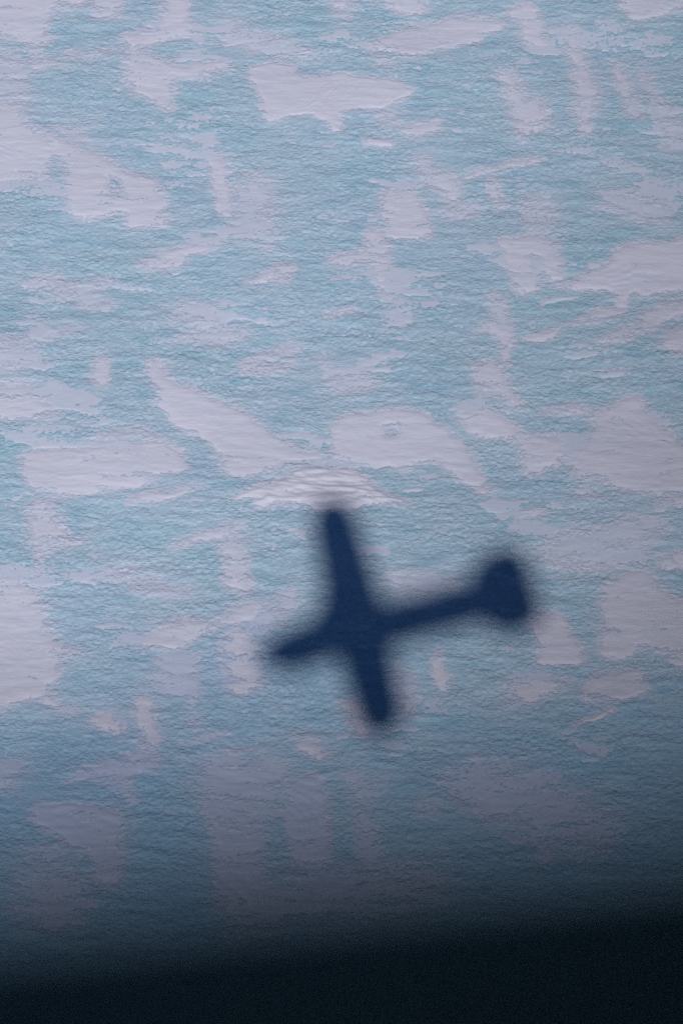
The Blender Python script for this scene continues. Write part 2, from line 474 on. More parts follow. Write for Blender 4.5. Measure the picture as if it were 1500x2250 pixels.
    ('', '', 0.5, 0.02, [(6.73, 22.61), (7.57, 22.48), (8.27, 21.26), (7.67, 20.05), (6.76, 20.45)], []),
    ('', '', 0.4, 0.018, [(3.27, 21.53), (4.2, 21.94), (5.13, 21.66), (4.74, 20.99), (3.63, 20.94)], []),
    ('snow_patch', 'snow patch standing on two legs like trousers', 0.15, 0.045, [(5.63, 19.66), (6.74, 20.05), (7.93, 19.79), (8.05, 19.39), (8.18, 18.07), (8.26, 17.35), (7.57, 17.35), (7.5, 18.07), (7.34, 18.73), (6.98, 18.86), (7.13, 17.81), (7.22, 16.78), (6.36, 16.65), (6.3, 17.42), (6.04, 18.08), (5.88, 18.86)], []),
    ('snow_patch', 'wide wing shaped snow patch at the edge beside the trouser patch', 0.15, 0.05, [(8.85, 17.68), (10.16, 18.33), (10.39, 19.18), (11.33, 19.65), (12.24, 19.57), (13.56, 19.97), (15.03, 19.91), (14.81, 16.9), (12.99, 16.9), (12.26, 16.85), (11.34, 16.52), (10.9, 16.78), (10.73, 16.0), (10.26, 16.0), (10.27, 16.78), (9.36, 16.83), (8.28, 16.91), (7.65, 17.04), (8.66, 17.29)], []),
    ('snow_patch', 'small pointed snow sliver below the trouser shaped patch', 0.12, 0.035, [(6.46, 14.18), (7.28, 14.53), (8.19, 14.68), (7.71, 14.1), (7.08, 13.93), (6.64, 13.98)], []),
    ('snow_streak', 'long thin snow sliver slanting up to the wing shaped patch', 0.15, 0.03, [(8.01, 14.81), (9.31, 15.62), (10.04, 15.95), (10.67, 15.75), (10.55, 15.37), (9.09, 14.94)], []),
    ('snow_patch', 'slanting snow tongue running in from the edge under the wing shaped patch', 0.18, 0.04, [(11.47, 15.7), (12.23, 16.26), (13.34, 16.62), (14.79, 16.62), (14.69, 15.24), (12.9, 15.49), (12.16, 15.11), (11.4, 14.35), (10.48, 13.98), (9.4, 13.8), (9.6, 14.23), (10.16, 14.61), (10.89, 14.99)], []),
    ('snow_patch', 'small ragged snow patch cut by the edge under the slanting tongue', 0.15, 0.04, [(11.81, 13.78), (12.5, 14.73), (14.66, 14.86), (14.53, 13.1), (12.58, 13.2), (12.06, 13.48)], []),
    ('snow_patch', 'upright snow strip with a spreading arm below the trouser patch', 0.15, 0.035, [(5.28, 16.78), (5.73, 16.65), (5.88, 15.5), (6.03, 14.74), (6.18, 13.8), (5.91, 13.48), (5.97, 12.73), (5.69, 12.73), (5.54, 13.85), (5.46, 14.74), (4.59, 14.33), (5.29, 15.12)], []),
    ('snow_patch', 'blunt snow patch with a curved tail under the upright strip', 0.18, 0.04, [(4.64, 12.73), (5.45, 12.98), (5.69, 11.99), (5.94, 11.5), (6.38, 10.48), (6.08, 10.38), (5.48, 10.89), (5.31, 11.14), (4.77, 10.97), (4.61, 11.5), (4.54, 12.24)], []),
    ('snow_streak', 'low snow hump with a flat dark base near the curved tail patch', 0.12, 0.04, [(6.95, 10.07), (7.84, 10.41), (8.55, 10.65), (8.89, 10.36), (9.27, 10.14), (8.17, 10.07)], []),
    ('snow_patch', 'wide streaky snow field sloping off the edge above the tail of the shadow', 0.2, 0.04, [(9.59, 10.41), (10.33, 10.96), (10.85, 10.96), (11.33, 10.04), (12.13, 8.84), (12.78, 8.13), (14.12, 7.42), (14.03, 6.14), (11.95, 5.91), (10.91, 5.75), (9.73, 6.14), (9.58, 6.49), (8.89, 6.49), (8.13, 6.96), (8.32, 7.43), (8.08, 7.9), (8.82, 8.84), (9.2, 9.56), (9.06, 10.16)], []),
    ('snow_patch', 'square ended snow patch hanging beside a block of dark teal ice', 0.2, 0.045, [(3.79, 10.17), (4.85, 10.53), (5.72, 10.04), (6.22, 9.2), (6.91, 8.96), (7.95, 8.84), (8.06, 8.13), (7.72, 7.43), (6.67, 7.1), (6.39, 7.17), (6.35, 7.9), (6.11, 8.61), (5.68, 8.8), (4.72, 8.89), (3.95, 9.56)], []),
    ('snow_patch', 'large pointed snow patch with a small ice hole left of the dark teal block', 0.15, 0.055, [(-0.95, 9.76), (0.1, 10.17), (0.98, 10.29), (1.86, 10.41), (2.56, 10.05), (3.08, 9.56), (3.77, 8.89), (4.44, 7.9), (4.76, 6.84), (4.83, 6.28), (4.49, 6.35), (3.73, 6.82), (3.05, 7.54), (2.35, 7.62), (1.92, 7.17), (1.49, 7.29), (0.97, 7.54), (-0.07, 7.59), (-0.94, 7.66), (-1.03, 8.85)], [[(1.03, 9.56), (1.71, 9.37), (1.53, 8.97), (1.06, 9.13)]]),
    ('', '', 0.35, 0.022, [(-1.68, 13.48), (-1.23, 13.23), (-1.05, 12.49), (0.1, 12.36), (0.9, 11.8), (0.72, 11.55), (-0.43, 11.06), (-1.04, 11.21), (-1.23, 12.24)], []),
    ('snow_patch', 'long snow bank slanting down from a narrow top to a wide rippled foot', 0.18, 0.05, [(-8.27, 12.94), (-7.74, 13.11), (-7.53, 12.37), (-7.16, 11.75), (-6.08, 11.26), (-5.36, 10.77), (-4.47, 10.29), (-3.93, 9.69), (-3.22, 9.09), (-2.51, 8.42), (-1.46, 8.18), (-1.11, 7.66), (-2.5, 7.52), (-3.19, 7.19), (-3.87, 6.82), (-4.91, 6.82), (-5.27, 7.66), (-5.46, 8.25), (-6.0, 8.85), (-6.72, 9.21), (-7.26, 9.81), (-7.56, 10.78), (-8.05, 12.0)], []),
    ('snow_patch', 'feathery snow streaks fanning out above the empty ice in the middle', 0.2, 0.03, [(-4.61, 12.81), (-3.47, 13.48), (-2.31, 14.03), (-2.13, 13.48), (-2.57, 13.23), (-3.28, 13.11), (-3.99, 12.74), (-2.92, 12.74), (-2.39, 12.99), (-2.56, 12.59), (-3.62, 12.24), (-4.34, 12.37)], []),
    ('snow_patch', 'broad flat snow patch left of the bank with a long dark lower edge', 0.2, 0.045, [(-12.75, 7.9), (-11.9, 8.26), (-10.17, 8.37), (-8.42, 8.26), (-7.92, 8.85), (-7.57, 8.73), (-6.68, 8.26), (-6.44, 7.19), (-6.98, 6.84), (-7.67, 6.73), (-8.17, 6.38), (-9.53, 6.01), (-10.73, 5.96), (-11.24, 5.8), (-12.29, 6.15), (-12.69, 6.96)], []),
    ('snow_patch', 'thin snow patch trailing down to a side point under the broad flat patch', 0.25, 0.03, [(-12.34, 5.57), (-11.58, 5.68), (-11.34, 4.65), (-10.79, 3.85), (-10.06, 3.58), (-10.58, 3.29), (-11.34, 3.16), (-11.7, 2.62), (-11.52, 1.07), (-11.8, 1.07), (-11.86, 3.29), (-12.28, 4.65)], []),
    ('', '', 0.3, 0.025, [(-10.17, 8.37), (-10.1, 8.8), (-8.99, 9.33), (-7.77, 9.42), (-7.92, 8.85), (-8.78, 8.49)], []),
    ('snow_patch', 'soft snow patch on the edge above a band of teal ice', 0.3, 0.03, [(-15.27, 11.27), (-13.0, 11.76), (-11.51, 10.53), (-11.65, 9.93), (-12.69, 9.69), (-13.76, 9.91), (-15.16, 9.91)], []),
    ('', '', 0.45, 0.022, [(-15.46, 13.74), (-12.98, 14.19), (-11.76, 14.75), (-10.69, 14.9), (-11.38, 14.52), (-12.61, 13.94), (-12.37, 12.99), (-12.86, 12.25), (-15.32, 12.0)], []),
    ('', '', 0.35, 0.022, [(-13.36, 17.31), (-12.67, 17.83), (-11.94, 17.83), (-11.54, 17.31), (-10.1, 17.57), (-9.72, 17.31), (-10.6, 16.79), (-9.76, 16.27), (-9.83, 15.76), (-10.74, 15.89), (-11.5, 16.53), (-12.7, 16.92)], []),
    ('snow_patch', 'small upright snow oblong standing free above the broad flat patch', 0.15, 0.03, [(-10.28, 13.36), (-9.73, 12.99), (-9.58, 11.63), (-9.97, 11.36), (-10.24, 11.75)], []),
    ('', '', 0.35, 0.022, [(-7.47, 15.5), (-6.59, 16.27), (-5.49, 15.76), (-5.3, 15.25), (-6.55, 15.0), (-7.37, 15.12)], []),
    ('', '', 0.35, 0.02, [(-7.6, 14.19), (-6.18, 14.74), (-5.11, 14.87), (-4.02, 14.49), (-5.08, 13.73), (-6.34, 13.99)], []),
    ('snow_patch', 'tall bright snow patch along the edge with rippled middle and ragged foot', 0.25, 0.05, [(-14.56, 2.06), (-12.87, 1.95), (-12.15, 1.29), (-11.62, 0.85), (-11.3, -0.25), (-11.16, -1.22), (-10.31, -1.64), (-10.1, -1.92), (-11.03, -2.01), (-10.73, -2.39), (-10.63, -3.02), (-11.19, -3.49), (-10.67, -4.07), (-9.83, -4.49), (-10.81, -4.49), (-11.5, -3.86), (-12.29, -4.19), (-12.75, -4.59), (-14.04, -4.69)], []),
    ('snow_patch', 'long snow patch tapering toward the nose of the aircraft shadow', 0.2, 0.04, [(-8.18, -1.37), (-6.89, -0.46), (-6.06, -0.18), (-5.22, -0.46), (-4.41, 0.36), (-3.41, 0.69), (-3.24, -0.03), (-4.06, -0.46), (-5.21, -0.81), (-5.86, -1.24), (-6.67, -1.79), (-7.67, -1.71)], []),
    ('', '', 0.5, 0.02, [(-9.51, 2.06), (-8.5, 2.28), (-7.47, 1.84), (-6.71, 1.51), (-5.94, 1.28), (-6.09, 0.63), (-7.44, 0.85), (-8.46, 1.29)], []),
    ('snow_patch', 'upright snow strip on the ice beside the far wing shadow', 0.2, 0.03, [(-5.14, 3.74), (-4.49, 3.97), (-4.22, 3.29), (-3.97, 1.73), (-4.01, 1.06), (-4.25, 0.85), (-4.77, 1.28), (-4.89, 2.62)], []),
    ('snow_streak', 'long slender snow streak under the broad flat patch', 0.12, 0.035, [(-8.9, 5.43), (-7.82, 6.15), (-6.78, 6.03), (-5.84, 6.33), (-6.6, 5.8), (-7.79, 5.45)], []),
    ('snow_streak', 'thin slanted snow streak pointing to the tip of the upright strip', 0.12, 0.03, [(-7.02, 3.2), (-5.69, 3.97), (-4.5, 4.31), (-4.07, 4.19), (-5.17, 3.61), (-6.51, 3.29)], []),
    ('snow_drift', 'raised bright snow drift with carved ridges where the wing shadow ends', 0.16, 0.05, [(-4.67, 5.64), (-4.11, 6.08), (-2.83, 6.73), (-2.41, 7.31), (-1.46, 7.38), (-0.25, 7.43), (0.27, 6.96), (0.79, 6.26), (1.64, 5.68), (1.93, 5.54), (0.79, 5.45), (0.1, 5.34), (-0.76, 5.11), (-1.61, 5.06), (-1.79, 5.38), (-2.47, 5.38), (-4.01, 5.36), (-3.51, 5.75), (-4.53, 5.64)], []),
    ('snow_patch', 'rounded snow patch with a soft rim below the nose of the shadow', 0.25, 0.035, [(-4.88, -0.79), (-3.72, -0.79), (-3.52, -2.81), (-3.41, -3.23), (-3.99, -3.86), (-4.65, -3.57), (-4.83, -2.81)], []),
    ('', '', 0.4, 0.028, [(-7.25, -1.79), (-6.35, -1.54), (-5.68, -1.96), (-5.54, -3.86), (-5.77, -4.07), (-5.58, -5.1), (-5.82, -5.31), (-6.11, -3.86), (-7.1, -3.65), (-7.21, -2.81)], []),
    ('snow_patch', 'narrow snow post with a flat foot below the long tapering patch', 0.15, 0.04, [(-7.9, -3.86), (-7.42, -3.76), (-7.22, -4.69), (-7.03, -5.31), (-6.92, -6.15), (-7.64, -6.25), (-7.76, -5.31), (-7.96, -4.48)], []),
    ('snow_patch', 'small lumpy snow patch beside the narrow snow post', 0.25, 0.03, [(-9.65, -4.8), (-8.85, -4.48), (-8.17, -5.1), (-8.48, -5.54), (-9.3, -5.21)], []),
    ('snow_patch', 'slanted snow arm bending down into a short leg under the post', 0.18, 0.035, [(-10.33, -7.76), (-9.68, -7.24), (-8.59, -6.63), (-7.31, -6.43), (-6.98, -6.53), (-7.04, -7.14), (-7.91, -7.34), (-7.78, -8.58), (-8.1, -8.66), (-8.21, -7.94), (-8.77, -7.96), (-8.63, -7.46), (-9.66, -7.56)], []),
    ('', '', 0.4, 0.025, [(-13.89, -6.74), (-11.8, -6.64), (-11.61, -7.14), (-11.87, -8.14), (-13.78, -8.14)], []),
    ('snow_patch', 'wide dim snow patch narrowing to a straight sided block near the dark sill', 0.22, 0.04, [(-11.35, -8.7), (-10.09, -8.54), (-8.16, -8.93), (-8.13, -9.72), (-8.02, -11.27), (-8.08, -12.15), (-8.87, -12.15), (-9.09, -10.88), (-9.98, -10.5), (-10.96, -9.91)], []),
    ('snow_streak', 'hair thin snow streak on pitted ice left of the near wing shadow', 0.06, 0.03, [(-6.28, -6.05), (-5.56, -5.72), (-4.52, -5.37), (-4.52, -5.49), (-5.56, -5.88)], []),
    ('snow_patch', 'dim straight sided snow column disappearing into the dark sill', 0.2, 0.035, [(-5.48, -8.3), (-3.89, -8.1), (-3.63, -9.13), (-3.31, -9.72), (-3.11, -11.84), (-2.85, -13.35), (-4.7, -13.54), (-4.91, -11.65), (-4.87, -10.3), (-5.3, -9.13)], []),
    ('snow_patch', 'dim squared snow block between two dark ice strips near the sill', 0.15, 0.04, [(-2.31, -7.38), (-1.35, -7.18), (-1.02, -8.53), (-0.98, -10.49), (-0.88, -11.11), (-2.26, -11.11), (-2.4, -10.11), (-2.53, -8.93)], []),
    ('snow_patch', 'small snow patch between the near wing shadow and the squared block', 0.2, 0.03, [(-2.33, -5.62), (-1.52, -5.55), (-1.2, -6.13), (-0.95, -6.57), (-1.51, -6.65), (-2.16, -6.13)], []),
    ('', '', 0.35, 0.025, [(-0.71, -7.14), (0.09, -6.94), (0.25, -7.54), (1.05, -7.34), (1.13, -7.74), (0.44, -7.78), (0.75, -10.3), (0.81, -11.26), (0.09, -11.26), (-0.07, -9.32), (-0.39, -7.78)], []),
    ('snow_patch', 'narrow snow sliver along the nose side edge of the near wing shadow', 0.2, 0.03, [(-0.72, -3.96), (0.01, -3.86), (0.34, -4.48), (0.45, -5.76), (0.09, -5.64), (-0.31, -4.69)], []),
    ('snow_patch', 'soft snow strip along the tail side edge of the near wing shadow', 0.25, 0.03, [(1.38, -2.39), (1.98, -2.81), (2.18, -4.4), (1.72, -4.61), (1.4, -3.86)], []),
    ('snow_streak', 'small upright snow sliver on the ice between near wing and tail shadow', 0.15, 0.03, [(2.65, -1.75), (3.07, -1.75), (3.29, -3.23), (3.12, -3.57), (2.8, -3.23)], []),
    ('snow_patch', 'smooth snow patch with a cut off corner right of the near wing shadow', 0.12, 0.05, [(7.92, -3.86), (8.31, -3.27), (8.46, -2.85), (9.46, -2.6), (10.36, -2.56), (10.38, -3.65), (9.88, -3.86), (9.21, -4.27), (8.4, -4.19)], []),
    ('snow_streak', 'thin snow streak running down from the cut corner patch', 0.08, 0.035, [(7.57, -5.39), (8.37, -4.69), (9.13, -4.23), (9.23, -4.48), (8.19, -5.1)], []),
    ('snow_patch', 'ragged flat snow patch between the tail shadow and the cut corner patch', 0.2, 0.035, [(5.17, -3.27), (6.49, -2.96), (7.47, -3.02), (7.82, -3.23), (7.28, -3.55), (6.62, -3.86), (6.12, -4.17), (5.31, -4.09), (5.65, -3.55)], []),
    ('snow_patch', 'ridged snow patch just below the tail shadow', 0.18, 0.045, [(6.26, -0.03), (6.93, 0.19), (7.74, -0.46), (8.02, -1.54), (8.3, -2.01), (8.24, -2.51), (7.17, -2.39), (6.42, -2.52), (6.55, -1.11), (6.24, -0.46)], []),
    ('snow_patch', 'large rippled snow patch against the edge beyond the tail shadow', 0.18, 0.05, [(9.17, 1.62), (10.03, 2.06), (10.72, 2.39), (11.07, 1.06), (12.3, 0.74), (13.64, 0.73), (13.43, -2.18), (11.59, -2.64), (11.3, -1.96), (10.67, -1.54), (9.99, -1.75), (9.48, -2.18), (8.82, -2.09), (8.79, -1.11), (8.94, 0.41)], []),
    ('', '', 0.5, 0.022, [(6.71, 3.29), (8.11, 4.42), (8.95, 4.19), (10.01, 4.88), (11.36, 4.65), (11.59, 4.19), (10.96, 3.51), (10.4, 2.62), (9.36, 2.17), (8.02, 2.17), (6.85, 2.62)], []),
    ('snow_streak', 'flat snow sliver at the edge below the wide streaky snow field', 0.15, 0.035, [(10.97, 5.29), (11.94, 5.75), (14.02, 5.98), (13.97, 5.33), (11.74, 5.2)], []),
    ('snow_streak', 'soft snow bar at the edge above the large rippled patch', 0.2, 0.035, [(11.08, 2.7), (12.11, 3.06), (13.82, 3.29), (13.75, 2.28), (11.4, 2.39)], []),
    ('snow_streak', 'small snow lozenge alone on teal ice above the tail shadow', 0.12, 0.035, [(5.88, 4.88), (6.78, 5.22), (7.32, 5.06), (6.76, 4.69), (6.07, 4.62)], []),
    ('', '', 0.25, 0.025, [(8.01, 6.03), (8.54, 6.49), (9.2, 5.91), (8.68, 5.73)], []),
    ('snow_streak', 'tiny snow fleck under the point of the large holed patch', 0.1, 0.03, [(4.4, 6.12), (4.92, 6.26), (5.29, 6.14), (4.74, 5.89)], []),
    ('', '', 0.4, 0.025, [(1.11, 2.17), (2.45, 1.95), (3.63, 1.73), (3.79, 1.24), (2.94, 0.84), (1.44, 0.8), (1.1, 1.28)], []),
    ('snow_streak', 'dim narrow snow strip standing in the shade near the sill', 0.2, 0.03, [(3.95, -6.53), (4.35, -6.53), (4.41, -7.54), (4.73, -8.57), (4.14, -8.73), (4.0, -7.74)], []),
    ('', '', 0.3, 0.025, [(2.0, -8.47), (2.64, -8.3), (3.03, -8.73), (2.94, -9.32), (2.23, -9.13)], []),
    ('', '', 0.35, 0.03, [(5.67, -8.14), (6.63, -7.94), (6.83, -8.93), (6.82, -11.26), (6.2, -11.26), (5.79, -9.32)], []),
    ('', '', 0.6, 0.02, [(-5.54, -6.43), (-2.97, -6.13), (-2.23, -7.34), (-2.6, -9.13), (-3.53, -10.3), (-4.97, -9.72), (-5.65, -8.14)], []),
    ('', '', 0.7, 0.02, [(-4.77, -11.07), (-2.26, -11.36), (0.25, -10.88), (3.38, -11.26), (2.72, -13.35), (-1.3, -13.91), (-4.68, -14.29)], []),
    ('', '', 0.6, 0.018, [(2.82, -7.14), (5.4, -6.53), (7.44, -7.74), (9.43, -9.32), (8.07, -11.26), (5.3, -9.91), (3.42, -8.93)], []),
    ('', '', 0.6, 0.018, [(-11.69, -10.88), (-10.14, -10.5), (-8.94, -12.41), (-9.3, -14.29), (-11.79, -13.92)], []),
    ('', '', 0.5, 0.02, [(-4.39, -0.68), (-3.74, 0.08), (-2.42, 1.06), (-2.07, 0.41), (-3.05, -0.89)], []),
]

veil = np.full(GX.shape, -0.06)
rime = np.zeros(GX.shape)                                     # blown snow frozen on around the patches
for i, (name, label, feather, thick, poly, holes) in enumerate(PATCHES):
    if name != 'snow_drift':
        feather, thick = feather * 1.35, thick * 0.8
    r = patch_field(poly, holes, feather, thick, 100 + i)
    if r is None:
        continue
    sl_, z, sd = r
    rime[sl_] = np.maximum(rime[sl_], (1.0 if name else 0.7) * np.exp(np.minimum(sd + -0.02 + .15 * streak[sl_] * (.3 + feather), 0) / (.14 + feather * 0.5)) * sstep(-feather * 2 - 1.2, -feather, sd))
    if not name:
        veil[sl_] = np.maximum(veil[sl_], z)
        continue
    if name == 'snow_drift':                                   # the raised one: stepped ridges carved by the wind
        gx, gy = GX[sl_], GY[sl_]
        yy = gy + .10 * gx
        rg = 0
        for q, (fx, fy, am_) in enumerate(((.40, 2.6, .55), (.7, 5.4, .45))):
            n_ = perlin(gx * fx + .4 * perlin(gx * .5, gy * .7, 330), yy * fy, 310 + q)
            rg = rg + am_ * np.maximum(0, 1 - np.abs(n_) * 3.2)
        z = z + sstep(-.15, .4, sd) * (0.085 * rg + .05 * fbm(gx * .7, yy * 3.0, 3, 320))
    f = out_of_ice(sl_, z)
    if f.sum() < 4:
        continue
    lab = pieces(f)
    ids, cnt = np.unique(lab[lab > 0], return_counts=True)
    main = lab == ids[cnt.argmax()]
    rest = f & ~main                                           # crumbs broken off the patch belong to the powder
    pts = np.zeros(z.shape, bool)
    for dj in (0, 1):
        for di in (0, 1):
            pts[dj:dj + rest.shape[0], di:di + rest.shape[1]] |= rest
    veil[sl_] = np.where(pts, np.maximum(veil[sl_], z), veil[sl_])
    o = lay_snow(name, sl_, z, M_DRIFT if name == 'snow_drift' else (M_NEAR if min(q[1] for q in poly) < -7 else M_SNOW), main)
    o['label'] = label
    o['category'] = {'snow_patch': 'snow patch', 'snow_streak': 'snow streak', 'snow_drift': 'snow drift'}[name]
    o['group'] = 'drifted snow patches on the blue ice' if name != 'snow_drift' else 'raised drift'

# powder too thin and scattered to count, caught between the crests of the ice
pw = fbm(GX * .22, GY * .42, 5, 200, .62) + .35 * streak * .5
bare = sstep(-16, 4, GY + 3 * fbm(GX / 8, GY / 6, 2, 90))     # the wind has kept the nearer ice barer
powder = -0.05 + (0.05 + 0.012) * sstep(0.06, 0.06 + .55, pw - .5 * (1 - bare))
veil = np.maximum(veil, powder) + .004 * fbm(GX * 1.4, GY * 3.0, 2, 210)
ALL = (slice(0, NY), slice(0, NX))
o = lay_snow('powder_snow', ALL, veil, M_VEIL, out_of_ice(ALL, veil))
build_ice(np.clip(rime, 0, 1) * (.85 + .15 * bare), bare)
o['kind'] = 'stuff'
o['label'] = 'thin powder snow dusting the rough blue ice'

# ------------------------------------------------------------------ the aircraft the picture is taken from
AL = R(13.4)
TH = R(45.0)
av = rv * math.cos(AL) + uv * math.sin(AL)                    # tailward
pv = -rv * math.sin(AL) + uv * math.cos(AL)
bv = pv * math.cos(TH) - sunv * math.sin(TH)                  # starboard
cv = av.cross(bv)                                             # up
CAM_LOCAL = Vector((0.05, 0.556, 0.33))
PM = Matrix((av, bv, cv)).transposed().to_4x4()
PM.translation = CAM - (PM.to_3x3() @ CAM_LOCAL)
plane = bpy.data.objects.new('light_aircraft', None)
COL.objects.link(plane)
plane.matrix_world = PM
plane['label'] = 'light aircraft whose dark blurred window sill crosses the bottom of the view'
plane['category'] = 'aircraft'


def paint_material(name, color, rough):
    mt, t, b = new_mat(name, color, rough, .4)
    tc = nd(t, 'ShaderNodeTexCoord')
    f = noise(t, tc.outputs['Object'], 3, 5, .6)
    c2 = tuple(x * .8 for x in color)
    t.links.new(mixc(t, ramp(t, f, [(.45, 0.0), (.75, .6)]), color, c2), b.inputs['Base Color'])
    return mt


M_PAINT = paint_material('white_paint', (.62, .62, .60), .35)
M_RED = paint_material('red_paint', (.35, .03, .02), .35)
M_LINER = paint_material('dark_liner', (.012, .013, .015), .9)
M_SEAL = paint_material('black_rubber', (0.055, 0.095, 0.115), .9)
M_SEAL.node_tree.nodes['Principled BSDF'].inputs['Specular IOR Level'].default_value = .05
M_GLASS = paint_material('dark_glass', (.01, .013, .016), .08)
M_METAL = paint_material('bare_metal', (.35, .35, .36), .4)


def pmesh(name, verts, faces, mat, parent, smooth=True):
    me = bpy.data.meshes.new(name)
    me.from_pydata([tuple(v) for v in verts], [], faces)
    me.update()
    if smooth:
        me.polygons.foreach_set('use_smooth', [True] * len(me.polygons))
    me.materials.append(mat)
    o = bpy.data.objects.new(name, me)
    COL.objects.link(o)
    o.parent = parent
    return o


def section(x, hw, hh, cz, n, e=3.2):
    """rounded hull section, sampled evenly in height along the flanks"""
    out = []
    for k in range(n):
        q, f = divmod(4.0 * k / n, 1.0)
        w = f if q in (0, 2) else 1 - f
        zr = math.sin(w * math.pi / 2) ** 1.0
        yr = max(0.0, 1 - zr ** e) ** (1 / e)
        out.append((x, hw * yr * (1 if q in (0, 3) else -1), cz + hh * zr * (1 if q in (0, 1) else -1)))
    return out


ST = [(-3.5, .30, .30, -.18), (-3.25, .54, .54, -.15), (-2.6, .70, .68, -.10), (-1.9, .72, .73, -.05), (-1.1, .72, .75, 0), (-.6, .72, .75, 0),
      (.9, .72, .75, 0), (1.5, .72, .75, .01), (2.4, .72, .75, .03), (3.6, .73, .76, .06), (4.8, .66, .70, .09), (5.9, .28, .34, .16)]
sx = np.array([s[0] for s in ST])
xs = np.unique(np.concatenate([sx, np.arange(-1.1, 1.2, .06)]))
NS = 120
WIN = Matrix.Rotation(0.19067404318138945, 3, 'Y')
WC = Vector((0.04710650505040469, 0.7492298827317285, 0.1273825276377697))
verts, faces = [], []
for x in xs:
    verts += section(x, *[float(np.interp(x, sx, [s[k] for s in ST])) for k in (1, 2, 3)], NS)
for i in range(len(xs) - 1):
    for k in range(NS):
        q = [i * NS + k, i * NS + (k + 1) % NS, (i + 1) * NS + (k + 1) % NS, (i + 1) * NS + k]
        ctr = sum((Vector(verts[j]) for j in q), Vector()) / 4
        loc = WIN.transposed() @ (ctr - WC)
        if ctr.y > .3 and abs(loc.x) < .60 and -.045 < loc.z < .42:
            continue
        faces.append(q)
faces.append(list(range(NS))[::-1])
faces.append([(len(xs) - 1) * NS + k for k in range(NS)])
fus = pmesh('fuselage', verts, faces, M_PAINT, plane)
fus.data.materials.append(M_LINER)
sol = fus.modifiers.new('skin', 'SOLIDIFY')
sol.thickness = .02
sol.offset = -1
sol.material_offset = 1
sol.material_offset_rim = 1
stripe_v, stripe_f = [], []
for sgn in (1,):
    for x in xs[(xs > -2.9) & (xs < 5.4)]:
        hw, hh, cz = [float(np.interp(x, sx, [s[k] for s in ST])) for k in (1, 2, 3)]
        for a in (-24, -17, -10):
            c, s = math.cos(R(a)), math.sin(R(a))
            stripe_v.append((x, -(hw * c ** (2 / 3.2) + .004), cz - hh * abs(s) ** (2 / 3.2)))
n_ = len(stripe_v) // 3
for i in range(n_ - 1):
    for k in (0, 1):
        stripe_f.append([i * 3 + k, i * 3 + k + 1, i * 3 + 4 + k, i * 3 + 3 + k])
pmesh('paint_stripe', stripe_v, stripe_f, M_RED, fus)

# window frame of the open cabin window: a closed rectangular surround with a rounded section
def ring_frame(w0, w1, h0, h1, width, depth):
    prof = []
    for k in range(24):
        a = 2 * math.pi * k / 24
        c, s = math.cos(a), math.sin(a)
        prof.append((width / 2 * math.copysign(abs(c) ** .25, c), depth / 2 * math.copysign(abs(s) ** .25, s)))
    rad = .09
    path = []
    for cx, cz, a0 in ((w1 - rad, h1 - rad, 0), (w0 + rad, h1 - rad, 90), (w0 + rad, h0 + rad, 180), (w1 - rad, h0 + rad, 270)):
        for j in range(7):
            a = R(a0 + 15 * j)
            path.append((cx + rad * math.cos(a), cz + rad * math.sin(a), math.cos(a), math.sin(a)))
    vs, fs = [], []
    for (px, pz, nx_, nz) in path:
        for (pw_, pd) in prof:
            vs.append(WIN @ Vector((px + nx_ * (pw_ + width / 2), 0, pz + nz * (pw_ + width / 2))) + WC + Vector((0, -depth / 2 + pd, 0)))
    n, m_ = len(path), len(prof)
    for i in range(n):
        for k in range(m_):
            fs.append([i * m_ + k, ((i + 1) % n) * m_ + k, ((i + 1) % n) * m_ + (k + 1) % m_, i * m_ + (k + 1) % m_])
    return vs, fs


vs, fs = ring_frame(-.62, .62, 0, .40, .09, .06)
pmesh('window_frame', vs, fs, M_SEAL, plane)
# unseen ring added close to the lens; its blur darkens the right side
TC, T_OUT, T_DIR, T_IN = ((-0.2070443452497665, 0.7654286517999238, 0.4129079874341742), (0.7836719376461899, -0.42724621311615374, -0.45090904573292), (0.6211699985674002, 0.5361153396708442, 0.5716014130925425), (0.0024752829418703964, 0.7280391582514788, -0.6855310766309842))
vs, fs = [], []
for i in range(48):
    a = 2 * math.pi * i / 48
    ca, sa = math.cos(a), math.sin(a)
    ex, ez = .34 * math.copysign(abs(ca) ** .7, ca), .24 * math.copysign(abs(sa) ** .7, sa)
    for k in range(12):
        b_ = 2 * math.pi * k / 12
        rr = 1 + .12 * (1 + math.cos(b_))
        p_ = Vector(TC) + Vector(T_OUT) * (ex * rr) + Vector(T_DIR) * (ez * rr) + Vector(T_IN) * (.02 * math.sin(b_))
        vs.append(p_)
for i in range(48):
    for k in range(12):
        fs.append([i * 12 + k, ((i + 1) % 48) * 12 + k, ((i + 1) % 48) * 12 + (k + 1) % 12, i * 12 + (k + 1) % 12])
pmesh('added_vignette_ring', vs, fs, M_SEAL, plane)


